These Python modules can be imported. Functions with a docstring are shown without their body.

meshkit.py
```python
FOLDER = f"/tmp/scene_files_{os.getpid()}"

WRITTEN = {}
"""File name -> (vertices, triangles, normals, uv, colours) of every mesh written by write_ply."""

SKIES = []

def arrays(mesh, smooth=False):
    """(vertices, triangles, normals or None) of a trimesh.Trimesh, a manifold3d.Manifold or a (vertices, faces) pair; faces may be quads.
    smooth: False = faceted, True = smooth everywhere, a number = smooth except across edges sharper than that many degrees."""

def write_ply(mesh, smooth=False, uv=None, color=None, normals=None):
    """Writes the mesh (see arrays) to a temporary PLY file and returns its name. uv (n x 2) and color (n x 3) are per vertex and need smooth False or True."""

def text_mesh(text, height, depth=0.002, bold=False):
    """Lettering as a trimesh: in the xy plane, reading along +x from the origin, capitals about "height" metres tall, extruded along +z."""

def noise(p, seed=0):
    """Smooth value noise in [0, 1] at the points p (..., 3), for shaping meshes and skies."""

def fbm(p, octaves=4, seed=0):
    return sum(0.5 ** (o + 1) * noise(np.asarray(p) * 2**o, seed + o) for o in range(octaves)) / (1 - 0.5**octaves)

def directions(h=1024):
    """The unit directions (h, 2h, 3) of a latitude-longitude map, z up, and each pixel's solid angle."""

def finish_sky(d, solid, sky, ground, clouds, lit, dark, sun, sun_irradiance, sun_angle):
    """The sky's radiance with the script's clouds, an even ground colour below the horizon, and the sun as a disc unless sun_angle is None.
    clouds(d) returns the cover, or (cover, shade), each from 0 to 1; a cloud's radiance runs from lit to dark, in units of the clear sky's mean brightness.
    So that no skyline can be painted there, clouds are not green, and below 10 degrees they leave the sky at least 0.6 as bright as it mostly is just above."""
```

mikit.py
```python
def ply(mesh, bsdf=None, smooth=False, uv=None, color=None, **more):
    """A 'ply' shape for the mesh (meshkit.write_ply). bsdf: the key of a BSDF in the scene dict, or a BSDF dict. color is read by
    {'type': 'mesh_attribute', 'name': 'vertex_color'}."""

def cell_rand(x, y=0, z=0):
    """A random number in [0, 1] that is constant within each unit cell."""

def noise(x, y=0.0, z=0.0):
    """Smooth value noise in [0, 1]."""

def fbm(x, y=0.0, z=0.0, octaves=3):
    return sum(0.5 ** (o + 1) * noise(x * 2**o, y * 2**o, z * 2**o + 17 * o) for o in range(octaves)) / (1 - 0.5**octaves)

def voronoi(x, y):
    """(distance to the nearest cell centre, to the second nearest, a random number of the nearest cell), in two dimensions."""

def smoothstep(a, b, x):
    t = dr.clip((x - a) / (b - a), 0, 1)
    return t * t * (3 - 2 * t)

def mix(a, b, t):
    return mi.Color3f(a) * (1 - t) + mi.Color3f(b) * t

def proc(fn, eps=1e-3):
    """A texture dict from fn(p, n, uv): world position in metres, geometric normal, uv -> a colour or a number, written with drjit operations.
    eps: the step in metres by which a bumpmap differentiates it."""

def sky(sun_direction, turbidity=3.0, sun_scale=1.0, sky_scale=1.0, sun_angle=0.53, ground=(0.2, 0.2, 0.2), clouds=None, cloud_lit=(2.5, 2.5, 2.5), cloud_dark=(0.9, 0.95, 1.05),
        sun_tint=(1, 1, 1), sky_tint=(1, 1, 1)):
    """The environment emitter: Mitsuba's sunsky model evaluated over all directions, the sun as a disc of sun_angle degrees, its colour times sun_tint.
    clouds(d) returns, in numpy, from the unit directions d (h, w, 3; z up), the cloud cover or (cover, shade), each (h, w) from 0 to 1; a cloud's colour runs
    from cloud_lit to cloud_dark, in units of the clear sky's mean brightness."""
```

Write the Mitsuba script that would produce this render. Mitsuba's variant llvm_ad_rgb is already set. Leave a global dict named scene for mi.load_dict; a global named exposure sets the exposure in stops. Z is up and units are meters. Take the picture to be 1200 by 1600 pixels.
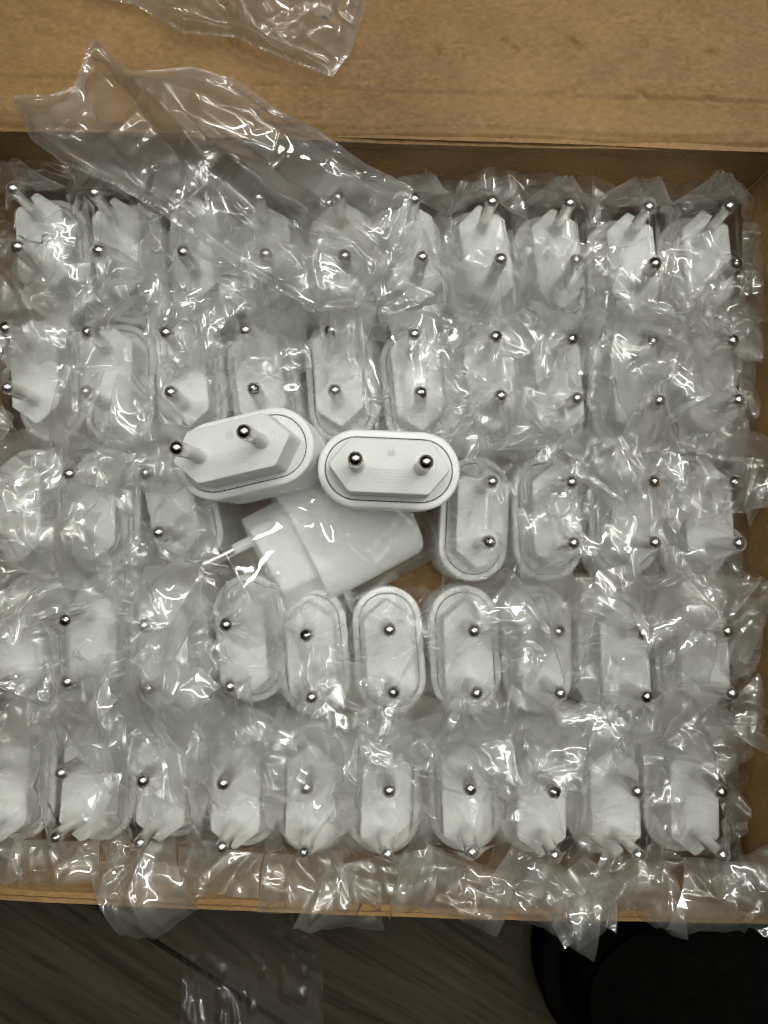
import math
import numpy as np, trimesh, mitsuba as mi, mikit, meshkit
import drjit as dr
import shapely.geometry as sg
from shapely import affinity
from shapely.ops import unary_union
from scipy.spatial import Delaunay, ConvexHull
from scipy.interpolate import LinearNDInterpolator
from scipy.ndimage import gaussian_filter
from mikit import noise, fbm, voronoi, smoothstep, mix, proc

T = mi.ScalarTransform4f
scene, labels = {}, {}
MM = 0.001

# ------------------------------------------------------------------ camera
pitch, yaw = math.radians(3.47), math.radians(0.5)
CAM = [0.0, 0.0, 0.290]
FW = [math.sin(yaw), math.sin(pitch), -math.cos(pitch)]
scene['camera'] = {'type': 'thinlens', 'fov': 54.9, 'fov_axis': 'x', 'aperture_radius': 0.0009, 'focus_distance': 0.215,
                   'near_clip': 0.01, 'far_clip': 20.0,
                   'to_world': T().look_at(CAM, [CAM[i] + FW[i] for i in range(3)], [0, 1, 0])}
exposure = 1.82

# ------------------------------------------------------------------ lamps (room lights above the box)
def rgb(*v):
    return {'type': 'rgb', 'value': list(v) if len(v) > 1 else float(v[0])}

def lamp(name, pos, target, w, l, roll, rad, label):
    scene[name] = {'type': 'rectangle', 'to_world': T().look_at(pos, target, [math.sin(roll), math.cos(roll), 0.001]).scale([w / 2, l / 2, 1]),
                   'emitter': {'type': 'area', 'radiance': rgb(*rad)}, 'bsdf': {'type': 'diffuse', 'reflectance': rgb(0.6)}}
    labels[name] = {'label': label, 'category': 'lamp'}

lamp('ceiling_lamp', [0.12, 0.10, 1.75], [0.0, 0.0, 0.0], 0.08, 1.10, math.radians(-40), (6.3, 6.28, 5.75), 'long white ceiling light almost straight above the box')
lamp('ceiling_lamp_001', [0.65, 0.85, 1.70], [0.0, 0.1, 0.0], 1.00, 0.07, 0.5, (17.8, 17.6, 15.7), 'long ceiling tube beyond the back right corner of the box')
lamp('ceiling_lamp_002', [1.7, 0.55, 1.5], [0.0, 0.0, 0.0], 0.06, 0.90, 0.3, (7.1, 7.3, 7.2), 'cool upright tube to the right of the box')
lamp('ceiling_lamp_003', [-1.3, 0.6, 2.0], [0.0, 0.0, 0.0], 0.05, 0.80, 0.2, (5.6, 5.5, 4.6), 'warm tube to the left of the box')
lamp('ceiling_lamp_004', [0.0, 0.9, 2.5], [0.0, 0.9, 0.0], 4.0, 4.0, 0.0, (0.031, 0.031, 0.0292), 'dim luminous ceiling panel over the whole room')
lamp('ceiling_lamp_005', [-0.40, 0.65, 2.2], [0.0, 0.0, 0.0], 1.00, 0.035, -0.3, (14.0, 14.1, 12.6), 'thin ceiling tube over the back left corner')
lamp('ceiling_lamp_006', [0.55, 0.25, 2.2], [0.0, 0.0, 0.0], 0.035, 0.90, 0.2, (13.0, 13.3, 12.8), 'thin ceiling tube over the right side')
lamp('ceiling_lamp_007', [-0.35, 0.15, 2.3], [0.0, 0.0, 0.0], 0.90, 0.035, 0.5, (11.0, 11.1, 9.8), 'thin ceiling tube over the left side')

# ------------------------------------------------------------------ materials
def grain_noise(scale, o=3):
    return lambda p, n, uv: fbm(p.x * scale, p.y * scale, p.z * scale, o)

def cardboard_colour(p, n, uv):
    fibre = fbm(p.x * 700, p.y * 1100, p.z * 1100, 3)
    blot = fbm(p.x * 45 + 3, p.y * 70, p.z * 70, 3)
    wash = fbm(p.x * 14 + 1, p.y * 11, p.z * 12, 2)
    speck = smoothstep(0.74, 0.84, noise(p.x * 1700, p.y * 1900, p.z * 1900))
    c = mix((0.160, 0.088, 0.031), (0.325, 0.188, 0.075), dr.clip(0.85 * fibre + 0.75 * blot + 0.9 * wash - 0.75, 0, 1))
    return mix(c, (0.26, 0.155, 0.065), 0.22 * speck)

def cardboard_bump(p, n, uv):
    return 0.5 * fbm(p.x * 800, p.y * 1000, p.z * 1000, 3) + 0.5 * fbm(p.x * 160, p.y * 200, p.z * 200, 2)

scene['mat_cardboard'] = {'type': 'twosided', 'b': {'type': 'bumpmap', 'scale': 0.00030, 't': proc(cardboard_bump, 2e-4),
    'b': {'type': 'principled', 'base_color': proc(cardboard_colour), 'roughness': 0.62, 'specular': 0.35}}}
scene['mat_cut_edge'] = {'type': 'twosided', 'b': {'type': 'diffuse', 'reflectance': rgb(0.33, 0.22, 0.115)}}
scene['mat_flute'] = {'type': 'twosided', 'b': {'type': 'diffuse', 'reflectance': rgb(0.16, 0.10, 0.05)}}

def plastic(c, r, bump=None):
    return {'type': 'twosided', 'b': {'type': 'principled', 'base_color': rgb(*c), 'roughness': r, 'specular': 0.5}}
scene['mat_white'] = plastic((0.735, 0.74, 0.735), 0.30)
scene['mat_white_matt'] = plastic((0.665, 0.675, 0.672), 0.42)
scene['mat_sleeve'] = plastic((0.70, 0.71, 0.705), 0.4)
scene['mat_gap'] = {'type': 'twosided', 'b': {'type': 'diffuse', 'reflectance': rgb(0.07)}}
scene['mat_print'] = {'type': 'twosided', 'b': {'type': 'diffuse', 'reflectance': rgb(0.60, 0.613, 0.62)}}
scene['mat_metal'] = {'type': 'roughconductor', 'material': 'none', 'specular_reflectance': rgb(0.78, 0.76, 0.73), 'alpha': 0.11}

def film(haze, tint, spec_rough=0.15, ior=1.5):
    def cloudiness(p, n, uv):
        return haze * (0.55 + 0.95 * fbm(p.x * 130, p.y * 130, p.z * 130, 3))
    return {'type': 'blendbsdf', 'weight': proc(cloudiness),
            'clear': {'type': 'thindielectric', 'int_ior': ior},
            'milky': {'type': 'blendbsdf', 'weight': 0.25,
                      'soft': {'type': 'principledthin', 'base_color': rgb(*tint), 'roughness': 0.5, 'spec_trans': 0.0, 'diff_trans': 0.9},
                      'gloss': {'type': 'twosided', 'b': {'type': 'roughconductor', 'material': 'none', 'alpha': spec_rough, 'specular_reflectance': rgb(0.8)}}}}
scene['mat_film'] = film(0.05, (0.76, 0.775, 0.77))
scene['mat_film_folds'] = film(0.10, (0.86, 0.865, 0.845), ior=1.56)
scene['mat_film_loose'] = film(0.085, (0.82, 0.82, 0.83), ior=1.58)
scene['mat_tape'] = film(0.018, (0.75, 0.73, 0.72), ior=1.42)

def wood_colour(p, n, uv):
    a = math.radians(-32)
    u = p.x * math.cos(a) + p.y * math.sin(a)
    v = -p.x * math.sin(a) + p.y * math.cos(a)
    w = v + 0.006 * noise(u * 18, v * 40)
    g = fbm(u * 22, w * 420, 1.0, 4)
    g2 = fbm(u * 7, w * 90, 5.0, 3)
    pore = smoothstep(0.62, 0.75, fbm(u * 40, w * 900, 9.0, 2))
    c = mix((0.014, 0.0108, 0.0072), (0.062, 0.0485, 0.0325), dr.clip(0.6 * g + 0.6 * g2 - 0.15, 0, 1))
    return c * (1 - 0.30 * pore)
scene['mat_wood'] = {'type': 'twosided', 'b': {'type': 'principled', 'base_color': proc(wood_colour), 'roughness': 0.6, 'specular': 0.10}}
scene['mat_seam'] = {'type': 'twosided', 'b': {'type': 'diffuse', 'reflectance': rgb(0.010)}}
scene['mat_black'] = {'type': 'twosided', 'b': {'type': 'diffuse', 'reflectance': proc(lambda p, n, uv: mi.Color3f(0.0030, 0.0028, 0.0026) * (0.6 + fbm(p.x * 300, p.y * 300, p.z * 300, 3)))}}
scene['mat_black_sole'] = {'type': 'twosided', 'b': {'type': 'diffuse', 'reflectance': rgb(0.0034, 0.0031, 0.0028)}}

def ref(name):
    return {'type': 'ref', 'id': name}

def add(key, mesh, mat, smooth=False, **kw):
    scene[key] = mikit.ply(mesh, mat, smooth=smooth, **kw)
    return key

def numbered(base, i):
    return base if i == 0 else f'{base}_{i:03d}'

# ------------------------------------------------------------------ floor
add('floor', trimesh.creation.box(extents=[3, 3, 0.004], transform=trimesh.transformations.translation_matrix([0, 0, -0.0105])), 'mat_seam')
labels['floor'] = {'label': 'dark brown wooden plank floor under the cardboard box', 'category': 'floor', 'kind': 'structure'}
def bevel_box(sx, sy, sz, c):
    p = sg.box(-sx / 2, -sy / 2, sx / 2, sy / 2)
    lo = trimesh.creation.extrude_polygon(p, sz - c, engine='earcut')
    v0 = np.array([[x, y, sz] for x, y in [(-sx/2+c, -sy/2+c), (sx/2-c, -sy/2+c), (sx/2-c, sy/2-c), (-sx/2+c, sy/2-c)]])
    v1 = np.array([[x, y, z] for z in (0, sz - c) for x, y in [(-sx/2, -sy/2), (sx/2, -sy/2), (sx/2, sy/2), (-sx/2, sy/2)]])
    V = np.vstack([v1, v0])
    F = []
    for a in (0, 4):
        for k in range(4):
            F.append([a + k, a + (k + 1) % 4, a + 4 + (k + 1) % 4, a + 4 + k])
    F.append([8, 9, 10, 11]); F.append([3, 2, 1, 0])
    return V, np.array(F)
ang = math.radians(-32)
# seam passes through (-112,-129) mm and (-34,-176) mm; planks 95 mm apart either side
nrm = np.array([-math.sin(ang), math.cos(ang)]); along = np.array([math.cos(ang), math.sin(ang)])
off0 = np.dot(nrm, [-0.112, -0.1286])
for i, k in enumerate(range(-4, 5)):
    c = nrm * (off0 + (k + 0.5) * 0.118)
    V, F = bevel_box(2.4, 0.1160, 0.0085, 0.0008)
    R = np.array([[math.cos(ang), -math.sin(ang)], [math.sin(ang), math.cos(ang)]])
    V = V.copy(); V[:, :2] = V[:, :2] @ R.T + c; V[:, 2] -= 0.0085
    add(f'floor__{numbered("plank", i)}', (V, F), 'mat_wood')

# ------------------------------------------------------------------ cardboard box
BR = math.radians(-1.25)
cb, sb = math.cos(BR), math.sin(BR)
def box_to_world(V):
    V = np.array(V, float)
    return np.column_stack([V[:, 0] * cb - V[:, 1] * sb, V[:, 0] * sb + V[:, 1] * cb, V[:, 2]])
XL, XR, YB, YF, ZR, TH = -0.1275, 0.1195, 0.1235, -0.0975, 0.0765, 0.003

def grid_mesh(P):
    """P (n, m, 3) -> vertices, faces"""
    n, m = P.shape[:2]
    i = np.arange(n * m).reshape(n, m)
    F = np.stack([i[:-1, :-1].ravel(), i[1:, :-1].ravel(), i[1:, 1:].ravel(), i[:-1, 1:].ravel()], 1)
    return P.reshape(-1, 3), F

def slab(P, N, th):
    """closed thick sheet from a grid of points P and an offset vector field N"""
    A, B = P, P - N * th
    n, m = P.shape[:2]
    V = np.vstack([A.reshape(-1, 3), B.reshape(-1, 3)])
    i = np.arange(n * m).reshape(n, m); o = n * m
    q = lambda a, b, c, d: np.stack([a.ravel(), b.ravel(), c.ravel(), d.ravel()], 1)
    F = [q(i[:-1, :-1], i[1:, :-1], i[1:, 1:], i[:-1, 1:]), q(i[:-1, :-1] + o, i[:-1, 1:] + o, i[1:, 1:] + o, i[1:, :-1] + o)]
    for e, flip in ((i[0], 0), (i[-1], 1), (i[:, 0], 1), (i[:, -1], 0)):
        a, b = e[:-1], e[1:]
        F.append(q(a, b, b + o, a + o) if not flip else q(b, a, a + o, b + o))
    return V, np.vstack(F)

def wall_grid(p0, p1, z0, z1, bulge, nout, nx=90, nz=30, seed=0):
    s = np.linspace(0, 1, nx)[:, None]; t = np.linspace(0, 1, nz)[None, :]
    x = p0[0] + (p1[0] - p0[0]) * s; y = p0[1] + (p1[1] - p0[1]) * s
    P = np.stack([x + 0 * t, y + 0 * t, z0 + (z1 - z0) * t + 0 * s], -1)
    nz_ = meshkit.fbm(P * 22 + seed, 3) - 0.5
    d = bulge * np.sin(np.pi * s) * t + 0.0012 * nz_ * t
    P = P + np.array([nout[0], nout[1], 0]) * d[..., None]
    P[..., 2] += 0.0012 * (meshkit.fbm(P * 14 + seed + 5, 2) - 0.5) * t
    return P

def smooth_slab(P, N, th, key, mat):
    V, F = slab(P, N, th)
    add(key, (box_to_world(V), F), mat, smooth=35)

def nfield(P, n):
    return np.broadcast_to(np.array(n, float), P.shape)

B = 'cardboard_box'
labels[B] = {'label': 'open brown cardboard box packed with bagged white plug adapters', 'category': 'box'}
bp = np.stack(np.meshgrid(np.linspace(XL - TH, XR + TH, 30), np.linspace(YF - TH, YB + TH, 30), indexing='ij') + (np.full((30, 30), 0.0045),), -1)
smooth_slab(bp[:, ::-1], nfield(bp, [0, 0, 1]), 0.0035, B + '__bottom_panel', 'mat_cardboard')
back = wall_grid((XL, YB), (XR, YB), 0.0047, ZR, 0.0012, (0, 1), seed=1)
smooth_slab(back, nfield(back, [0, -1, 0]), TH, B + '__back_wall', 'mat_cardboard')
front = wall_grid((XL, YF + 0.0035), (XR, YF), 0.0047, ZR, 0.0016, (0, -1), seed=2)
smooth_slab(front[::-1], nfield(front, [0, 1, 0]), TH, B + '__front_wall', 'mat_cardboard')
left = wall_grid((XL, YF + 0.0005), (XL, YB - 0.0005), 0.0047, ZR, 0.001, (-1, 0), seed=3)
smooth_slab(left, nfield(left, [1, 0, 0]), TH, B + '__left_wall', 'mat_cardboard')
right = wall_grid((XR, YF + 0.0005), (XR, YB - 0.0005), 0.0047, ZR, 0.001, (1, 0), seed=4)
smooth_slab(right[::-1], nfield(right, [-1, 0, 0]), TH, B + '__right_wall', 'mat_cardboard')
# fluted core seen along the cut front edge
fx = np.linspace(XL, XR, 900)
fl = []
yy = -0.0015 + 0.00006 * np.sin(fx * 2 * np.pi / 0.0062)
bul = 0.0016 * np.sin(np.pi * (fx - XL) / (XR - XL))
edge_pts = np.stack([np.stack([fx, YF + 0.0035 * (XR - fx) / (XR - XL) + yy - bul, np.full_like(fx, ZR - 0.004)], 1), np.stack([fx, YF + 0.0035 * (XR - fx) / (XR - XL) + yy - bul, np.full_like(fx, ZR + 0.00015)], 1)], 1)
smooth_slab(edge_pts, nfield(edge_pts, [0, 1, 0]), 0.0003, B + '__corrugated_core', 'mat_flute')

# the back flap folded outward, creased and dented
def flap_grid():
    xs = np.linspace(XL + 0.002, XR - 0.0005, 330); ys = np.linspace(0.0, 0.110, 170)
    X, Y = np.meshgrid(xs, ys, indexing='ij')
    Z = ZR + 0.0018 + 0.0 * X
    # rolled fold at the rim
    Z -= 0.0022 * np.exp(-(Y / 0.0022) ** 2)
    crease = 0.0150 + 0.0012 * (meshkit.fbm(np.stack([X * 30, X * 0, X * 0], -1), 2) - 0.5) - 0.004 * (X - XL)
    fade = 0.35 + 0.65 * meshkit.noise(np.stack([X * 25, X * 0, X * 0 + 3], -1))
    Z -= 0.0007 * fade * np.exp(-((Y - crease) / 0.0009) ** 2)
    Z += 0.0004 * fade * np.exp(-((Y - crease - 0.0022) / 0.0016) ** 2)
    Z -= 0.0004 * np.exp(-((Y - 0.0035 - 0.0008 * np.sin(X * 60)) / 0.0007) ** 2)
    Z += 0.03 * np.maximum(Y - crease, 0) + 0.0032 * (meshkit.fbm(np.stack([X * 22, Y * 26, X * 0], -1), 4) - 0.5)
    Z += 0.00005 * np.sin(Y * 2 * np.pi / 0.0075) * meshkit.noise(np.stack([X * 20, Y * 20, X * 0 + 8], -1))
    dents = [(17.3, 149.5), (-27.5, 152.5), (-27.2, 150.8), (37.5, 152.7), (40.6, 150.3), (57.5, 153.0), (79.5, 152.6), (99.3, 150.2), (98.9, 136.0), (78.5, 137.4), (57.3, 138.4), (58.3, 151.6), (-44.5, 152.3)]
    for k, (dx, dy) in enumerate(dents):
        lx, ly = dx * MM, dy * MM
        bx_, by_ = lx * cb + ly * sb, -lx * sb + ly * cb - YB
        r2 = ((X - bx_) / (0.0012 + 0.0003 * (k % 3))) ** 2 + ((Y - by_) / 0.0011) ** 2
        r2 = r2 * (0.6 + 0.9 * meshkit.noise(np.stack([X * 1400, Y * 1400, X * 0 + k], -1)))
        Z -= (0.0006 + 0.0002 * (k % 2)) * np.exp(-r2) - 0.0003 * np.exp(-(np.sqrt(r2) - 1.5) ** 2 * 4)
    return np.stack([X, YB + 0.0004 + Y, Z], -1)
fg = flap_grid()
smooth_slab(fg[:, ::-1], nfield(fg, [0, 0, 1]), TH, B + '__back_flap', 'mat_cardboard')
# right and left flaps, folded outward and partly raised
def side_flap(x0, sgn, elev, name):
    s = np.linspace(0, 0.085, 40); ys = np.linspace(YF + 0.003, YB - 0.004, 60)
    S, Y = np.meshgrid(s, ys, indexing='ij')
    a = elev * np.clip(S / 0.006, 0, 1)
    P = np.stack([x0 + sgn * (0.0006 + S * np.cos(elev)), Y, ZR + 0.0016 + S * math.sin(elev) + 0.002 * (meshkit.fbm(np.stack([S * 20, Y * 20, S * 0], -1), 2) - 0.5)], -1)
    n = [-sgn * math.sin(elev), 0, math.cos(elev)]
    P = P if sgn < 0 else P[:, ::-1]
    smooth_slab(P, nfield(P, n), TH, name, 'mat_cardboard')
side_flap(XR, 1, math.radians(78), B + '__right_flap')
side_flap(XL, -1, math.radians(12), B + '__left_flap')

# ------------------------------------------------------------------ plug adapters
W, L, H = 23.2, 42.0, 38.0            # mm: body width, length, height
HP, LP, RP, PS = 13.0, 19.0, 2.0, 17.9   # plug base height, pin length, pin radius, pin spacing
Z0 = 75.0 - (H + HP + LP)              # body bottom when standing in the box

def stadium(w, l):
    return sg.LineString([(0, -(l - w) / 2), (0, (l - w) / 2)]).buffer(w / 2, quad_segs=20)

def loft(rings, cap0=True, cap1=True):
    n = len(rings[0]); V = np.vstack(rings); F = []
    for r in range(len(rings) - 1):
        i = np.arange(n); a = r * n
        F.append(np.stack([a + i, a + (i + 1) % n, a + n + (i + 1) % n, a + n + i], 1))
    F = np.vstack(F); T3 = np.vstack([F[:, [0, 1, 2]], F[:, [0, 2, 3]]])
    if cap0:
        V = np.vstack([V, rings[0].mean(0)]); c = len(V) - 1; i = np.arange(n)
        T3 = np.vstack([T3, np.stack([(i + 1) % n, i, i * 0 + c], 1)])
    if cap1:
        V = np.vstack([V, rings[-1].mean(0)]); c = len(V) - 1; i = np.arange(n); a = (len(rings) - 1) * n
        T3 = np.vstack([T3, np.stack([a + i, a + (i + 1) % n, i * 0 + c], 1)])
    return trimesh.Trimesh(V * MM, T3, process=False)

def ring(poly, z, n=96):
    e = poly.exterior; d = np.linspace(0, e.length, n, endpoint=False)
    # start every ring at the same angle
    pts = np.array([e.interpolate(x).coords[0] for x in d])
    if not e.is_ccw:
        pts = pts[::-1]
    k = np.argmin(np.abs(np.arctan2(pts[:, 1], pts[:, 0])))
    pts = np.roll(pts, -k, 0)
    return np.column_stack([pts, np.full(n, z)])

def st(ins, z):
    return ring(stadium(W - 2 * ins, L - 2 * ins), z)

ztop = H
body_rings = [st(1.6, 0), st(0.7, 0.25), st(0.2, 0.9), st(0, 1.9), st(0, ztop - 0.9), st(0.1, ztop - 0.45), st(0.35, ztop - 0.12), st(0.7, ztop),
              st(1.9, ztop), st(2.15, ztop - 0.12), st(2.25, ztop - 0.9)]
body_mesh = loft(body_rings)
short_mesh = loft([st(1.6, 9.0), st(0.7, 9.25), st(0.2, 9.9), st(0, 10.9)] + body_rings[4:])
gap_mesh = loft([st(2.25, ztop - 0.85), st(2.6, ztop - 0.85)], False, True)
face_mesh = loft([st(2.48, ztop - 0.8), st(2.48, ztop - 0.32), st(2.7, ztop - 0.2)], False, True)
def hexp(s, rnd=1.0):
    h = sg.Polygon([(0, -17.2), (7.6, -11.2), (7.6, 11.2), (0, 17.2), (-7.6, 11.2), (-7.6, -11.2)])
    return h.buffer(-rnd - s, join_style=2).buffer(rnd, quad_segs=6)
zf = ztop - 0.2
base_mesh = loft([ring(hexp(-0.4), zf), ring(hexp(0.0), zf + HP - 0.9), ring(hexp(0.08), zf + HP - 0.35), ring(hexp(0.45), zf + HP)], False, True)
zp = zf + HP
def circ(r, z, n=28):
    a = np.arange(n) / n * 2 * np.pi
    return np.column_stack([r * np.cos(a), r * np.sin(a), np.full(n, z)])
def pin_meshes(frac):
    zs = LP * frac
    sl = loft([circ(RP * 0.94 + 0.5, 0), circ(RP * 0.94 + .12, 0.5), circ(RP * 0.93, 1.0), circ(RP * 0.93, zs - 0.1), circ(RP * 0.86, zs)], False, True)
    t = [circ(RP * 0.90, zs - 0.3), circ(RP * 0.92, zs + 0.25), circ(RP, zs + 0.7)]
    for a in np.linspace(0, np.pi / 2, 14)[:-1]:
        t.append(circ(RP * math.cos(a), LP - RP + RP * math.sin(a)))
    t.append(circ(0.02, LP))
    return sl, loft(t, False, True)
pin_packed, pin_bare = pin_meshes(0.36), pin_meshes(0.66)

def flat(poly, th=0.04):
    ps = getattr(poly, 'geoms', [poly])
    return trimesh.util.concatenate([trimesh.creation.extrude_polygon(g, th, engine='earcut') for g in ps])
# faint grey fruit-shaped mark, leaf above, bite to one side
mk = unary_union([affinity.scale(sg.Point(-0.42, 0).buffer(0.78), 1, 1.18), affinity.scale(sg.Point(0.42, 0).buffer(0.78), 1, 1.18)])
mk = mk.difference(sg.Point(1.45, 0.12).buffer(0.62))
leaf = sg.Point(0.05, 0).buffer(0.55).intersection(sg.Point(0.6, 0.5).buffer(0.55))
mk = unary_union([mk, affinity.translate(leaf, -0.1, 1.05)])
rngp = np.random.default_rng(5)
strokes = []
for row, (x0, x1) in enumerate([(-5.2, 4.6), (-6.0, 5.8), (-6.2, 6.2), (-4.8, 5.2), (-3.8, 3.2)]):
    x = x0
    while x < x1:
        w_ = rngp.uniform(0.25, 0.9)
        strokes.append(sg.box(x, -1.3 - 0.85 * row, x + w_, -1.3 - 0.85 * row + 0.38))
        x += w_ + rngp.uniform(0.15, 0.35)
side_marks = [sg.Point(12.3, -0.9).buffer(0.7).difference(sg.Point(12.3, -0.9).buffer(0.5)), sg.box(11.6, 0.7, 12.1, 1.9), sg.box(12.5, 0.7, 13.0, 1.9)]
rot90 = trimesh.transformations.rotation_matrix(math.pi / 2, [0, 0, 1])
def printing(poly, z):
    m = flat(poly); m.apply_scale(MM); m.apply_transform(rot90); m.apply_translation([0, 0, (z) * MM - 0.00003]); return m
mark_mesh = printing(affinity.translate(mk, 0.4, 3.6), zp + 0.0)
text_mesh = printing(unary_union(strokes + side_marks), zp + 0.0)
for m in (mark_mesh, text_mesh):
    m.apply_translation([0, 0, 0.00002])

PLY = {
    'body': mikit.ply(body_mesh, 'mat_white', smooth=40), 'body_short': mikit.ply(short_mesh, 'mat_white', smooth=40), 'seam_gap': mikit.ply(gap_mesh, 'mat_gap'), 'face_plate': mikit.ply(face_mesh, 'mat_white_matt', smooth=40),
    'plug_base': mikit.ply(base_mesh, 'mat_white_matt', smooth=40), 'printed_mark': mikit.ply(mark_mesh, 'mat_print'), 'printed_text': mikit.ply(text_mesh, 'mat_print'),
    'sleeve_p': mikit.ply(pin_packed[0], 'mat_sleeve', smooth=40), 'tip_p': mikit.ply(pin_packed[1], 'mat_metal', smooth=40),
    'sleeve_b': mikit.ply(pin_bare[0], 'mat_sleeve', smooth=40), 'tip_b': mikit.ply(pin_bare[1], 'mat_metal', smooth=40)}

def adapter(idx, M, bare, label, group=None):
    key = numbered('plug_adapter', idx)
    def put(name, p, extra=None):
        scene[f'{key}__{name}'] = {**PLY[p], 'to_world': M if extra is None else M @ extra}
    for n in ('body', 'face_plate', 'plug_base', 'printed_mark'):
        put(n, 'body_short' if bare and n == 'body' else n)
    put('seam_gap', 'seam_gap')
    if bare:
        put('printed_text', 'printed_text')
    for j, s in enumerate((1, -1)):
        e = T().translate([0, s * PS / 2 * MM, zp * MM])
        pk = numbered('pin', j)
        put(pk, 'sleeve_b' if bare else 'sleeve_p', e)
        put(pk + '__metal_tip', 'tip_b' if bare else 'tip_p', e)
    labels[key] = {'label': label, 'category': 'plug adapter', 'group': group or 'white plug adapters in the box'}
    labels[key + '__printed_mark'] = {'label': 'faint grey round mark with a leaf printed on the plug face'}
    return key

ROWS = [
[(-108.4,101.3,6.0),(-84.1,100.0,5.8),(-58.9,99.8,4.9),(-34.6,99.2,7.5),(-10.9,99.1,6.5),(12.2,98.6,7.6),(35.6,97.8,8.0),(58.8,97.9,5.0),(82.7,97.0,3.7),(107.1,97.3,3.5)],
[(-110.2,58.9,3.1),(-86.3,57.7,-0.6),(-61.9,57.4,5.4),(-38.1,58.7,8.9),(-13.4,58.0,4.0),(11.7,57.6,6.0),(35.8,56.6,4.9),(58.8,56.0,4.0),(82.8,55.3,5.6),(106.7,55.6,4.5)],
[(-113.9,15.3,3.7),(-90.6,15.4,0.3),(-66.4,15.7,12.9),None,None,None,(33.4,13.3,-2.9),(57.3,13.0,0.9),(81.5,13.0,0.5),(105.5,12.9,2.4)],
[(-113.6,-27.4,3.6),(-90.3,-27.3,2.7),(-67.0,-28.9,5.6),(-43.4,-28.7,3.7),(-19.8,-31.6,5.1),(4.0,-30.1,3.9),(28.3,-30.4,1.9),(52.9,-30.7,0.9),(77.6,-31.3,1.1),(102.4,-30.6,2.3)],
[(-114.8,-71.4,-1.6),(-91.3,-70.9,-3.1),(-67.6,-73.1,-2.3),(-44.3,-73.7,-0.9),(-20.6,-75.2,-1.4),(3.1,-76.0,-1.8),(26.7,-75.6,1.3),(50.6,-76.2,-0.2),(74.6,-76.2,-0.1),(98.9,-76.5,0.1)]]
ROWN = ['back row', 'second row from back', 'middle row', 'second row from front', 'front row']
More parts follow.
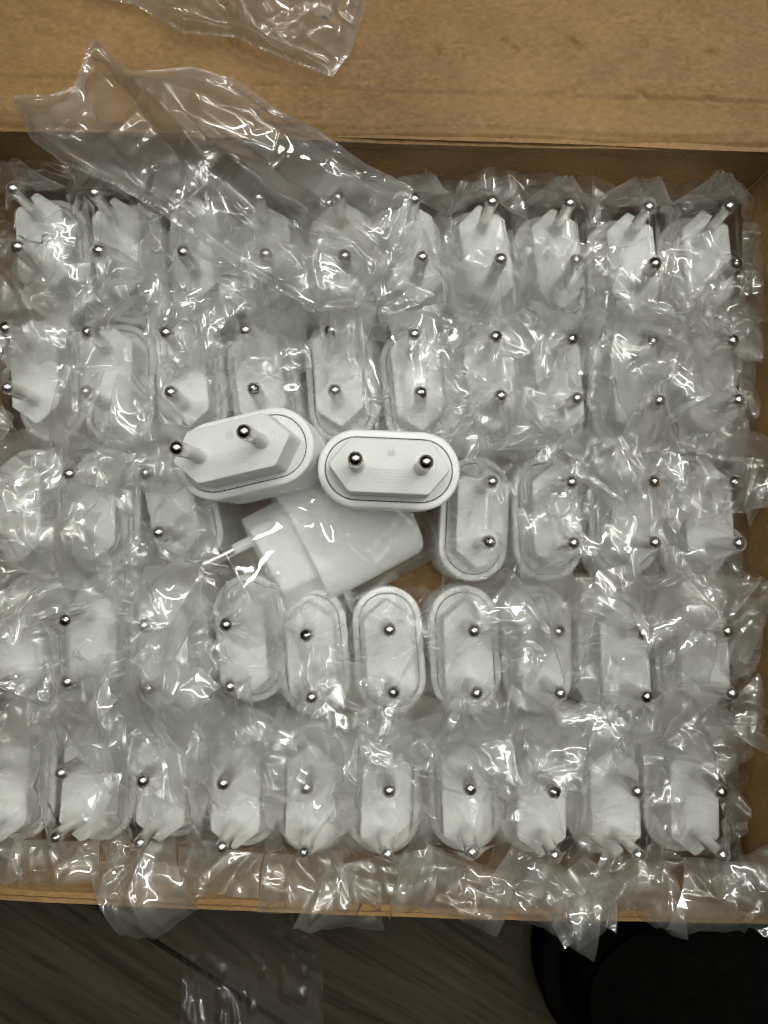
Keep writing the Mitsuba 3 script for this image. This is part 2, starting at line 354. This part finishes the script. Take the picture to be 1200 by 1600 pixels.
ORD = ['leftmost', 'second from left', 'third from left', 'fourth from left', 'fifth from left', 'fifth from right', 'fourth from right', 'third from right', 'second from right', 'rightmost']
ORD3 = ['leftmost', 'second from left', 'third from left', '', '', '', 'just right of the bare adapters', 'third from right', 'second from right', 'rightmost']
rng0 = np.random.default_rng(11)
packed = []
n_ad = 0
for r, R_ in enumerate(ROWS):
    for c, q in enumerate(R_):
        if q is None:
            continue
        x, y, a = q
        tx, ty = rng0.normal(0, 1.5, 2)
        dz = rng0.uniform(-0.6, 0.6)
        if r == 2 and c == 2:
            tx, ty = 2.0, -2.5
        M = T().translate([x * MM, y * MM, 75 * MM]).rotate([0, 0, 1], a).rotate([1, 0, 0], tx).rotate([0, 1, 0], ty).translate([0, 0, (Z0 - 75 + dz) * MM])
        o = (ORD3 if r == 2 else ORD)[c]
        adapter(n_ad, M, False, f'upright white adapter in clear bag, {o} in {ROWN[r]}')
        packed.append((n_ad, r, c, x, y, a, 75 + dz, M, o))
        n_ad += 1
# two bare ones standing on top of the gap, one lying under them
zb = 98.0 - (zp + LP)
ZT = 106.0
M = T().translate([3.3 * MM, 24.2 * MM, ZT * MM]).rotate([1, 0, 0], 2.4).rotate([0, 0, 1], 267.5).translate([0, 0, -(zp + LP) * MM])
adapter(n_ad, M, True, 'bare unbagged white plug adapter, upright, the right one of two on top', 'unbagged adapters on top'); n_ad += 1
M = T().translate([-42.5 * MM, 29.4 * MM, ZT * MM]).rotate([0, 1, 0], -6.0).rotate([1, 0, 0], 1.5).rotate([0, 0, 1], 282.5).translate([0, 0, -(zp + LP) * MM])
labels['plug_adapter'].setdefault('group', 'white plug adapters in the box')
adapter(n_ad, M, True, 'bare unbagged white plug adapter leaning left, the left one of two on top', 'unbagged adapters on top'); n_ad += 1
# lying: local z (pins) points left and a little towards the front
yawl = math.radians(208)
M_ly = T().translate([-13.0 * MM, 10.5 * MM, 36.5 * MM]).rotate([0, 0, 1], math.degrees(yawl)).rotate([0, 1, 0], 76).translate([0, 0, -22 * MM])
adapter(n_ad, M_ly, False, 'bagged white plug adapter lying flat in the middle gap, pins to the left'); lying_idx = n_ad; n_ad += 1

# ------------------------------------------------------------------ crinkled clear film
def tin(rng, X, Y, cell, amp, aniso=1.0, ang=0.0):
    """piecewise flat crumple: random heights on a jittered triangulation"""
    ca, sa = math.cos(ang), math.sin(ang)
    U = (X * ca + Y * sa) / aniso; V = -X * sa + Y * ca
    u0, u1, v0, v1 = U.min() - cell, U.max() + cell, V.min() - cell, V.max() + cell
    n = max(12, int((u1 - u0) * (v1 - v0) / cell ** 2))
    P = np.column_stack([rng.uniform(u0, u1, n), rng.uniform(v0, v1, n)])
    P = np.vstack([P, [[u0 - cell, v0 - cell], [u0 - cell, v1 + cell], [u1 + cell, v0 - cell], [u1 + cell, v1 + cell]]])
    h = rng.uniform(-1, 1, len(P)) * amp
    return LinearNDInterpolator(Delaunay(P), h, 0.0)(U, V)

def upper_hull(P):
    h = ConvexHull(P); E = h.equations; E = E[E[:, 2] > 1e-6]
    def f(X, Y):
        z = np.full(X.shape, np.inf)
        for a, b, c, d in E:
            z = np.minimum(z, -(a * X + b * Y + d) / c)
        return z
    return f

hex0 = hexp(0.0)
import shapely
def object_height(X, Y, top):
    pts = shapely.points(X.ravel(), Y.ravel())
    inb = shapely.contains(stadium(W, L), pts).reshape(X.shape)
    inh = shapely.contains(hexp(-0.4), pts).reshape(X.shape)
    z = np.full(X.shape, -100.0)
    z[inb] = top - LP - HP
    z[inh] = top - LP
    return z

def ridges(rng, X, Y, n, h0, h1, w0, w1):
    z = np.zeros(X.shape)
    for _ in range(n):
        cx, cy = rng.uniform(X.min(), X.max()), rng.uniform(Y.min(), Y.max())
        th = rng.uniform(0, math.pi); ln = rng.uniform(12, 32); w = rng.uniform(w0, w1); h = rng.uniform(h0, h1) * rng.choice([1, -0.6])
        al = (X - cx) * math.cos(th) + (Y - cy) * math.sin(th); pe = -(X - cx) * math.sin(th) + (Y - cy) * math.cos(th)
        pe = pe + 0.02 * rng.normal() * al ** 2 / 4 + rng.normal(0, .25) * np.abs(al) * 0.5
        z += h * np.clip(1 - np.abs(pe) / np.where(pe > 0, w, w * rng.uniform(0.6, 2.5)), 0, 1) * np.clip((ln / 2 - np.abs(al)) / (0.4 * ln), 0, 1)
    return z

def tension(rng, X, Y, hx, hy):
    """straight creases pulled from the pin tips outwards"""
    z = np.zeros(X.shape)
    for s in (1, -1):
        for _ in range(int(rng.integers(3, 6))):
            th = rng.uniform(0, 2 * math.pi); ln = rng.uniform(9, 24); w = rng.uniform(0.8, 1.6); h = rng.uniform(1.0, 2.2)
            al = X * math.cos(th) + (Y - s * PS / 2) * math.sin(th); pe = -X * math.sin(th) + (Y - s * PS / 2) * math.cos(th)
            w2 = w * rng.uniform(1.2, 3.5)
            z = np.maximum(z, h * np.clip(1 - np.abs(pe) / np.where(pe > 0, w, w2), 0, 1) * np.clip((al - 2.0) / 2, 0, 1) * np.clip((ln - al) / (0.5 * ln), 0, 1))
    return z

def tent(rng, top, loose, hole=False, res=0.36):
    hx, hy = 13.6, 25.0
    xs, ys = np.arange(-hx, hx + res / 2, res), np.arange(-hy, hy + res / 2, res)
    X, Y = np.meshgrid(xs, ys, indexing='ij')
    zr = top - LP - HP
    sup = []
    lift = 0.0 if not hole else 0.8
    for s in (1, -1):
        sup.append((0, s * PS / 2, top + 0.5 + lift))
        for a in np.linspace(0, 2 * np.pi, 6, endpoint=False) + rng.uniform(0, 1):
            sup.append((2.5 * math.cos(a), s * PS / 2 + 2.5 * math.sin(a), top - 0.9 + lift))
    # slack points: few, so that the film falls into broad facets
    n = int(rng.integers(9, 15)); tries = 0; q = []
    while len(q) < n and tries < 400:
        tries += 1
        p = np.array([rng.uniform(-hx - 1, hx + 1), rng.uniform(-hy - 1, hy + 1)])
        if min(math.hypot(p[0], p[1] - PS / 2), math.hypot(p[0], p[1] + PS / 2)) < 5.0 or any(np.hypot(*(p - k)) < 4.5 for k in q):
            continue
        q.append(p)
    for p in q:
        over = abs(p[0]) < 9 and abs(p[1]) < 19
        sup.append((p[0], p[1], zr + (rng.uniform(13.5, 20) if over else rng.uniform(5, 20)) + loose))
    for t in np.linspace(-1, 1, 4):
        for s in (1, -1):
            sup.append((s * (hx + 2), t * (hy + 1.5) + rng.normal(0, 2), zr + rng.uniform(4, 21)))
    for s in (1, -1):
        sup.append((rng.uniform(-6, 6), s * (hy + 2), zr + rng.uniform(4, 21)))
    pts = np.array(sup)
    wx = X + 0.9 * (meshkit.noise(np.stack([X * .2, Y * .2, X * 0 + rng.uniform(0, 90)], -1)) - 0.5)
    wy = Y + 0.9 * (meshkit.noise(np.stack([X * .2, Y * .2, X * 0 + rng.uniform(0, 90)], -1)) - 0.5)
    Zt = LinearNDInterpolator(Delaunay(pts[:, :2]), pts[:, 2], zr - 2)(wx, wy)
    calm = np.clip((np.minimum(np.hypot(X, Y - PS / 2), np.hypot(X, Y + PS / 2)) - 2.2) / 4, 0, 1)
    Zt = Zt + calm * (tin(rng, X, Y, 12.0, 1.2) + tin(rng, X, Y, 7.0, 0.15, 4.0, rng.uniform(0, 3)) + ridges(rng, X, Y, 6, 0.6, 2.5, 0.9, 2.8) + tension(rng, X, Y, hx, hy))
    Zt = gaussian_filter(Zt, 1.05 * 0.36 / res, mode='nearest')
    Zo = object_height(X, Y, top)
    Zt = np.maximum(Zt, Zo + 0.25)
    dx = calm * tin(rng, X, Y, 9, 2.0); dy = calm * tin(rng, X, Y, 9, 2.0)
    keep = np.clip((Zt - Zo - 0.3) / 2.5, 0, 1)
    P = np.stack([X + gaussian_filter(dx, 1.0) * keep, Y + gaussian_filter(dy, 1.0) * keep, Zt], -1)
    if hole:
        blob = hexp(-0.3).buffer(-0.6).buffer(rng.uniform(0.4, 1.6))
        blob = affinity.translate(affinity.scale(blob, rng.uniform(0.9, 1.05), rng.uniform(0.75, 1.05)), rng.uniform(-1.5, 1.5), rng.uniform(-4, 4))
        blob = unary_union([blob, sg.Point(0, PS / 2).buffer(3.2), sg.Point(0, -PS / 2).buffer(3.2)])
        drop = shapely.contains(blob, shapely.points(X.ravel(), Y.ravel())).reshape(X.shape)
        return P, drop
    return P

def frame_curve(start, yaw_, elevs, length, n):
    """centre line in the vertical plane of heading yaw_; elevs: elevation angles in degrees along it"""
    e = np.radians(np.interp(np.linspace(0, 1, n), np.linspace(0, 1, len(elevs)), elevs))
    ds = length / (n - 1)
    h = np.concatenate([[0], np.cumsum(np.cos(e[:-1]) * ds)]); v = np.concatenate([[0], np.cumsum(np.sin(e[:-1]) * ds)])
    C = np.column_stack([start[0] + h * math.cos(yaw_), start[1] + h * math.sin(yaw_), start[2] + v])
    N = np.column_stack([-np.sin(e) * math.cos(yaw_), -np.sin(e) * math.sin(yaw_), np.cos(e)])
    return C, N

def flap(rng, start, yaw_, elevs, length, w0, w1, amp=1.6, res=0.45, twist=0.0, layers=2, cell=6.0, ragged=0.0):
    """flattened open end of a bag: two crumpled sheets joined at their long edges"""
    nl, nw = max(12, int(length / res)), max(12, int(max(w0, w1) / res))
    C, N = frame_curve(start, yaw_, elevs, length, nl)
    s = np.linspace(0, 1, nl)[:, None]; t = np.linspace(-0.5, 0.5, nw)[None, :]
    side0 = np.array([-math.sin(yaw_), math.cos(yaw_), 0])
    tw = np.radians(twist) * s
    side = np.cos(tw)[..., None] * side0 + np.sin(tw)[..., None] * N[:, None, :]
    nn = -np.sin(tw)[..., None] * side0 + np.cos(tw)[..., None] * N[:, None, :]
    width = w0 + (w1 - w0) * s
    S, Tt = s * length + 0 * t, t * max(w0, w1) + 0 * s
    out = []
    edge = np.clip((0.5 - np.abs(t)) / 0.12, 0, 1)
    common = tin(rng, S, Tt, cell * 1.4, amp * 1.3) + tin(rng, S, Tt, cell, amp, 3.0, rng.normal(0, 0.35))
    lat = tin(rng, S, Tt, cell, amp * 0.6); lon = tin(rng, S, Tt, cell, amp * 0.5)
    endshape = 1 + (ragged * (meshkit.noise(np.stack([Tt * 0.25, Tt * 0, Tt * 0 + rng.uniform(0, 99)], -1)) - 0.5) if ragged else 0)
    for k in range(layers):
        d = common + edge * ((0.5 + 1.2 * k) * (1 if k == 0 else -1) + tin(rng, S, Tt, cell * 0.8, amp * 0.4) + ridges(rng, S, Tt, 5, 0.5, 2.2, 0.8, 2.6))
        d = gaussian_filter(d, 0.95, mode='nearest')
        P = C[:, None, :] + side * (t * width + gaussian_filter(lat, 1))[..., None] + nn * d[..., None]
        hd = np.array([math.cos(yaw_), math.sin(yaw_), 0])
        P = P + hd * gaussian_filter(lon, 1)[..., None] * s[..., None]
        if ragged:
            P = P + (s ** 3 * (endshape - 1) * length)[..., None] * hd
        out.append(P)
    if layers == 2:      # one closed, flattened tube
        out = [np.concatenate([out[0], out[1][:, -2:0:-1], out[0][:, :1]], 1)]
    return [('fold', out[0])]

def build(key, grids, mat, M=None):
    V, F, at = [], [], 0
    for P in grids:
        P, drop = P if isinstance(P, tuple) else (P, None)
        v, f = grid_mesh(P)
        if drop is not None:
            f = f[~drop.ravel()[f].any(1)]
        V.append(v); F.append(f + at); at += len(v)
    mesh = trimesh.Trimesh(np.vstack(V) * MM, np.vstack([np.vstack(F)[:, [0, 1, 2]], np.vstack(F)[:, [0, 2, 3]]]), process=False)
    mesh.remove_unreferenced_vertices()
    scene[key] = mikit.ply(mesh, mat, smooth=True)

def to_xy(P, x, y, a):
    a = math.radians(a); P = np.array(P)
    o = P.copy()
    o[..., 0] = x + P[..., 0] * math.cos(a) - P[..., 1] * math.sin(a)
    o[..., 1] = y + P[..., 0] * math.sin(a) + P[..., 1] * math.cos(a)
    return o

BAGL = 'crinkled clear bag round adapter {o} in {r}'
# front-row bag ends that hang over or reach the front rim: column -> (yaw offset, elevations, length, end width)
FRONT = {0: (8, (40, 10, -10), 13, 26), 1: (0, (30, 5, -20), 12, 27), 2: (24, (44, 25, 0, -40), 21, 23), 3: (-6, (30, 10, 0), 14, 26), 4: (4, (40, -5), 13, 27),
         5: (10, (30, 5), 12, 25), 6: (-20, (44, 20, 0, -35), 19, 27), 7: (-26, (46, 20, 0, -30), 20, 37), 8: (-20, (46, 20, 0, -35), 17, 36), 9: (-6, (44, 18, 0, -30), 19, 35)}
for (idx, r, c, x, y, a, top, M, o) in packed:
    rng = np.random.default_rng(1000 + idx)
    P1 = tent(rng, top, rng.uniform(-0.8, 1.2)); P2, drop = tent(rng, top, rng.uniform(0.0, 2.5), hole=True, res=0.42)
    cut = None
    if r == 3 and c in (4, 5, 6):
        cut = P1[..., 1] > 20.3
    if r == 2 and c == 6:
        cut = P1[..., 0] < -12.0
    inner = [(to_xy(P1, x, y, a), cut)]
    grids = [(to_xy(P2, x, y, a), drop)] if rng.random() < (0.75 if r < 3 else 0.95) and cut is None else []
    ar = math.radians(a)
    # ends towards the back (+y) and towards the front (-y)
    for sgn in (1, -1):
        over = r == 4 and sgn == -1
        if (r == 3 and c in (3, 4, 5, 6) and sgn == 1) or (r == 1 and c in (3, 4, 5) and sgn == -1):
            continue
        st_y, zz, w0, tw = 19.5, rng.uniform(53, 60), rng.uniform(17, 25), rng.normal(0, 20)
        if r == 0 and sgn == 1:
            el, ln, w1 = (rng.uniform(60, 78), rng.uniform(60, 75), rng.uniform(30, 60)), rng.uniform(8, 12), rng.uniform(6, 17)
            st_y, zz, w0 = 14.5, 62, 25
            yw = math.radians(a + 90 + rng.normal(0, 6)); tw = rng.normal(0, 10)
        elif over:
            dy_, el, ln, w1 = FRONT[c]
            w0 = rng.uniform(23, 27)
            st_y, zz, yw, tw = 10.0, 75.5 if c in (2, 6, 7, 8, 9) else 72, math.radians(-90 + dy_), rng.normal(0, 8)
        else:
            e0 = rng.uniform(8, 55)
            el, ln, w1 = (e0, e0 - rng.uniform(5, 35), rng.uniform(-30, 12)), rng.uniform(14, 29), rng.uniform(8, 30)
            zz = rng.uniform(58, 68)
            yw = math.radians(a + 90 * sgn + rng.normal(0, 20))
        stp = (x - sgn * st_y * math.sin(ar), y + sgn * st_y * math.cos(ar), zz)
        grids += flap(rng, stp, yw, el, ln, w0, w1, amp=rng.uniform(1.7, 3.0), cell=rng.uniform(10, 16), twist=tw * (0.3 if over else 1.0), ragged=0.1 if over else 0.2)
    if not (r == 3 and c in (3, 4, 5, 6)) and not (r == 2 and c == 6):
        for _ in range(int(rng.choice([0, 1, 1, 2])) + (c == 9)):
            off = rng.choice([-1, 1]) * rng.uniform(11, 19); o2 = rng.uniform(-9, 9)
            hd_ = math.radians(a + rng.choice([90, -90, 0, 180]) + rng.normal(0, 30))
            if (r == 1 and c in (3, 4, 5)) or r == 4:
                hd_, off = math.radians(90 + rng.normal(0, 30)), abs(off)
            if r == 0:
                off = -abs(off); hd_ = math.radians(rng.choice([-90, 0, 180]) + rng.normal(0, 25))
            stp = (x + o2 * math.cos(ar) - off * math.sin(ar), y + o2 * math.sin(ar) + off * math.cos(ar), rng.uniform(56, 66))
            e0 = rng.uniform(20, 65)
            lim = 9.0 if c == 9 and abs(math.cos(hd_)) > 0.5 and math.cos(hd_) > 0 else rng.uniform(13, 24)
            grids += flap(rng, stp, hd_, (e0, rng.uniform(0, 30), rng.uniform(-35, 5)), lim, rng.uniform(5, 10), rng.uniform(18, 30), amp=rng.uniform(1.7, 2.8), cell=rng.uniform(10, 16), twist=rng.normal(0, 15), ragged=0.35)
    if r == 4:
        for _ in range(int(rng.integers(1, 4)) if c > 5 else int(rng.integers(0, 3))):
            grids += flap(rng, (x + rng.uniform(-11, 11), y - rng.uniform(9, 15), rng.uniform(71, 78)), math.radians(-90 + rng.normal(0, 25)), (rng.uniform(25, 50), rng.uniform(0, 20), rng.uniform(-35, 5)), rng.uniform(6, 13), rng.uniform(9, 24), rng.uniform(14, 36), amp=rng.uniform(1.7, 2.8), cell=rng.uniform(9, 15), twist=rng.normal(0, 20), ragged=0.3)
    # slack film standing up between the columns
    for sgn in (1, -1):
        wall = c == 9 and sgn == 1
        if (r, c, sgn) in ((2, 2, 1), (2, 6, -1)) or not wall and rng.random() > 0.6:
            continue
        e0 = rng.uniform(35, 80)
        el, ln = (e0, rng.uniform(0, 50), rng.uniform(-30, 20)), rng.uniform(6, 12)
        if wall:
            el, ln = (rng.uniform(10, 40), rng.uniform(10, 50), rng.uniform(-10, 60)), rng.uniform(6, 10.5)
        off = rng.uniform(-10, 10)
        stp = (x + sgn * 9.5 * math.cos(ar) - off * math.sin(ar), y + sgn * 9.5 * math.sin(ar) + off * math.cos(ar), rng.uniform(53, 60))
        yw = math.radians(a + (0 if sgn > 0 else 180) + rng.normal(0, 18))
        grids += flap(rng, stp, yw, el, ln, rng.uniform(18, 30), rng.uniform(8, 26), amp=rng.uniform(1.0, 1.8), cell=rng.uniform(9, 14), twist=rng.normal(0, 12), ragged=0.2, layers=2 if wall else 1)
    key = numbered('plastic_bag', idx)
    build(key + '__inner_film', inner, 'mat_film')
    nf = 0
    for g in grids:
        if isinstance(g[0], str):
            build(key + '__' + numbered('loose_fold', nf), [g[1]], 'mat_film_folds'); nf += 1
        else:
            build(key + '__outer_film', [g], 'mat_film_folds')
    labels[key] = {'label': BAGL.format(o=o, r=ROWN[r]), 'category': 'plastic bag', 'group': 'clear bags round the adapters'}

# ------------------------------------------------------------------ bag of the lying adapter
rng = np.random.default_rng(77)
Ml = np.array(M_ly.matrix, float)
axis = Ml[:3, 2]; wide = Ml[:3, 1]
nu, nv = 150, 110
u = np.linspace(-6, 74, nu)[:, None]; v = np.linspace(0, 1, nv)[None, :]
half_w = 25.0; half_t = 15.5
taper = np.clip((u + 10) / 8, 0.4, 1) * np.clip((78 - u) / 16, 0.35, 1)
ph = v * 2 * np.pi
ex = np.sign(np.cos(ph)) * np.abs(np.cos(ph)) ** 0.75 * half_w * (1 + 0 * u); ez = np.sign(np.sin(ph)) * np.abs(np.sin(ph)) ** 0.75 * half_t * taper
U2, V2 = u + 0 * v, v * 110 + 0 * u
win = np.minimum(1, 6 * np.minimum(v, 1 - v))
bump = win * (tin(rng, U2, V2, 17, 1.6) + tin(rng, U2, V2, 7, 0.35, 3, 0.3) + ridges(rng, U2, V2, 8, 0.4, 1.6, 0.7, 2.0))
bump = gaussian_filter(np.maximum(bump + 1.5 * win, -0.6), 0.8)
cen = np.array(Ml[:3, 3]) * 1000
nr = Ml[:3, 0] if Ml[2, 0] > 0 else -Ml[:3, 0]
P = cen + axis * (u + 0 * v)[..., None] + wide * (ex * (1 + bump / half_w))[..., None] + nr * (ez * (1 + bump / half_t) + 0.4 * bump)[..., None]
P[..., 2] = np.maximum(P[..., 2], 5.3)
key = numbered('plastic_bag', lying_idx)
build(key, [P], 'mat_film')
labels[key] = {'label': 'crinkled clear plastic bag round the adapter lying on its side in the middle gap', 'category': 'plastic bag', 'group': 'clear bags round the adapters'}

# ------------------------------------------------------------------ loose empty bags across the back edge
def sheet_polygon(rng, outline, zf, amp, cell, res, gap=1.5, folds=()):
    """flattened empty bag: the outline (mm) mapped over two crumpled layers; zf(x, y) = what it lies on"""
    c = np.array(outline, float)
    c2 = np.vstack([c, c[:1]]); seg = np.hypot(*np.diff(c2, axis=0).T); cum = np.concatenate([[0], np.cumsum(seg)])
    poly = sg.Polygon(c)
    x0, y0, x1, y1 = poly.bounds
    xs, ys = np.arange(x0, x1, res), np.arange(y0, y1, res)
    X, Y = np.meshgrid(xs, ys, indexing='ij')
    inside = shapely.contains(poly, shapely.points(X.ravel(), Y.ravel())).reshape(X.shape)
    D = shapely.distance(poly.exterior, shapely.points(X.ravel(), Y.ravel())).reshape(X.shape)
    base = zf(X, Y)
    # long straight folds: ridge lines across the sheet
    rid = 0
    for (ax, ay, bx, by, hgt, wid) in folds:
        d = np.array([bx - ax, by - ay]); ll = np.hypot(*d); d /= ll
        al = (X - ax) * d[0] + (Y - ay) * d[1]; pe = -(X - ax) * d[1] + (Y - ay) * d[0] + 1.2 * (meshkit.noise(np.stack([al * .12, al * 0, al * 0 + ax], -1)) - .5)
        rid = rid + hgt * np.clip(1 - np.abs(pe) / wid, 0, 1) * np.clip(np.minimum(al, ll - al) / 8, 0, 1)
    com = tin(rng, X, Y, cell * 1.7, amp * 1.2) + tin(rng, X, Y, cell, amp * 0.5, 4.5, math.radians(-38)) + rid
    e = np.clip(D / 5, 0, 1)
    out = []
    for k in range(2):
        d = com * np.clip(D / 2.5, 0.25, 1) + e * (gap * (1 - 2 * k) + tin(rng, X, Y, cell * 0.9, amp * 0.3) + ridges(rng, X, Y, 38, 0.3, 1.9, 0.8, 2.6))
        out.append(gaussian_filter(base + d, 0.7))
    i = np.arange(X.size).reshape(X.shape)
    q = np.stack([i[:-1, :-1], i[1:, :-1], i[1:, 1:], i[:-1, 1:]], -1)
    m = inside[:-1, :-1] & inside[1:, :-1] & inside[1:, 1:] & inside[:-1, 1:]
    q = q[m]
    # snap rim vertices onto the outline
    bad = []
    used = np.zeros(X.size, bool); used[q.ravel()] = True
    cnt = np.zeros(X.size, int); np.add.at(cnt, q.ravel(), 1)
    rim = used & (cnt < 4)
    Pxy = np.column_stack([X.ravel(), Y.ravel()])
    pr = poly.exterior
    for j in np.nonzero(rim)[0]:
        w_ = pr.interpolate(pr.project(sg.Point(Pxy[j]))); Pxy[j] = (w_.x, w_.y)
    new = -np.ones(X.size, int); new[used] = np.arange(used.sum())
    V = [np.column_stack([Pxy[used], z.ravel()[used]]) for z in out]
    # close the two layers at the rim
    rr = rim[used]; V[1][rr, 2] = V[0][rr, 2] - 0.05
    Q = new[q]
    return np.vstack(V), np.vstack([Q, Q[:, ::-1] + len(V[0])])

def over_back(X, Y):
    # on the flap beyond the rim, on the bags inside
    t = np.clip((Y - 112) / 18, 0, 1); t = t * t * (3 - 2 * t)
    return 78.5 + 3.5 * (1 - t) + 1.6 * t

def loose(key, outline, label, seed, amp, cell, folds, zf):
    V, F = sheet_polygon(np.random.default_rng(seed), outline, zf, amp, cell, 0.5, folds=folds)
    V = np.array(V) * MM
    scene[key] = mikit.ply((V, F), 'mat_film_loose', smooth=True)
    labels[key] = {'label': label, 'category': 'plastic bag', 'group': 'loose empty bags on the back flap'}

def px(u, v, z=80.0):     # the layout sketch's units to millimetres on the level z
    s = (290.0 - z) / 1155.0
    k = 1 / (1 - (870 - v) * 0.0000525)
    return ((u - 590) * s * k, (870 - v) * s * k * 0.9965)
big = [px(*q) for q in [(22, 152), (55, 150), (78, 152), (118, 138), (130, 100), (150, 60), (170, 82), (205, 116), (300, 106), (372, 126), (430, 168), (500, 206), (572, 262), (646, 300), (636, 352), (600, 440), (560, 486), (500, 492), (440, 462), (366, 420), (325, 388), (240, 330), (180, 296), (110, 268), (55, 226), (38, 190)]]
loose(numbered('plastic_bag', n_ad), big, 'large loose empty clear bag draped over the box rim at back left', 31, 2.4, 14.0,
      [(*px(150, 62), *px(330, 262), 3.0, 5), (*px(330, 230), *px(640, 470), 4.0, 6), (*px(205, 120), *px(560, 250), 2.0, 6), (*px(60, 226), *px(420, 440), 2.2, 4), (*px(240, 140), *px(320, 262), 3.0, 4)], over_back)
top_bag = [px(*q) for q in [(120, -40), (135, 4), (215, 20), (290, 66), (370, 74), (450, 108), (520, 132), (548, 92), (566, 40), (585, -40)]]
loose(numbered('plastic_bag', n_ad + 1), top_bag, 'smaller loose empty clear bag farthest out on the back flap', 32, 2.4, 13.0,
      [(*px(350, -20), *px(420, 90), 3.5, 6), (*px(250, 30), *px(520, 120), 2.0, 5)], lambda X, Y: 82.5 + 0 * X)

# ------------------------------------------------------------------ clear packing tape hanging off the front edge
rng = np.random.default_rng(9)
nl, nw = 110, 110
C, N = frame_curve((-38.5, -100.8, 62.0), math.radians(-89), (-30, 10, 20, 27), 95, nl)
s = np.linspace(0, 1, nl)[:, None]; t = np.linspace(-0.5, 0.5, nw)[None, :]
S, Tt = s * 95 + 0 * t, t * 46 + 0 * s
d = tin(rng, S, Tt, 9, 0.8, 4.0, 0.05) + tin(rng, S, Tt, 4, 0.35, 3.0, 0.0) + 0.5 * np.maximum(0, meshkit.noise(np.stack([S * .3, Tt * .3, S * 0], -1)) - 0.66) * 6 + ridges(rng, S, Tt, 26, 0.3, 1.2, 0.5, 1.4) + 1.5 * np.sin(S / 14) * np.sin(Tt / 9)
d = gaussian_filter(d, 0.8)
P = C[:, None, :] + np.array([1.0, 0.017, 0]) * (t * 43)[..., None] + N[:, None, :] * d[..., None]
build('packing_tape', [P], 'mat_tape')
labels['packing_tape'] = {'label': 'clear wrinkled packing tape hanging from the front box edge over the floor', 'category': 'tape'}

# ------------------------------------------------------------------ black shoe at the front right corner
SH = 'black_shoe'
def shoe_ring(ins, z, dx=0.0, n=96):
    """outline of a shoe that points to the left: rounded toe at the left, long sides running right"""
    a_, b_ = 62 - ins, 40 - ins
    pts = []
    for t in np.linspace(math.pi / 2, 3 * math.pi / 2, 60):
        c_, s_ = math.cos(t), math.sin(t)
        pts.append((120 + dx + a_ * np.sign(c_) * abs(c_) ** 0.9, -147 + b_ * np.sign(s_) * abs(s_) ** 0.9))
    for t in np.linspace(-math.pi / 2, math.pi / 2, 36):
        pts.append((292 - dx + (34 - ins) * math.cos(t), -147 + (36 - ins) * math.sin(t)))
    return np.column_stack([np.array(pts), np.full(len(pts), z)])
add(SH + '__sole', loft([shoe_ring(2, 0.3), shoe_ring(0, 2), shoe_ring(0, 15), shoe_ring(1.5, 17)]), 'mat_black_sole', smooth=40)
upper = loft([shoe_ring(7, 15), shoe_ring(7.5, 24), shoe_ring(10, 33), shoe_ring(15, 41, 2), shoe_ring(21, 47, 5), shoe_ring(27, 50, 10), shoe_ring(31, 51.5, 16)], False, True)
V = np.array(upper.vertices); nv_ = meshkit.fbm(V * 60, 3) - 0.5; V[:, 2] += 0.004 * nv_; V[:, 1] += 0.002 * nv_
add(SH + '__upper', trimesh.Trimesh(V, upper.faces, process=False), 'mat_black', smooth=True)
add(SH + '__stitched_edge', loft([shoe_ring(11.0, 36.8, 1), shoe_ring(10.8, 38.6, 1), shoe_ring(13.8, 41.2, 2)], False, False), 'mat_black_sole', smooth=40)
labels[SH] = {'label': 'rounded black shoe on the dark floor at the front right corner of the box', 'category': 'shoe'}
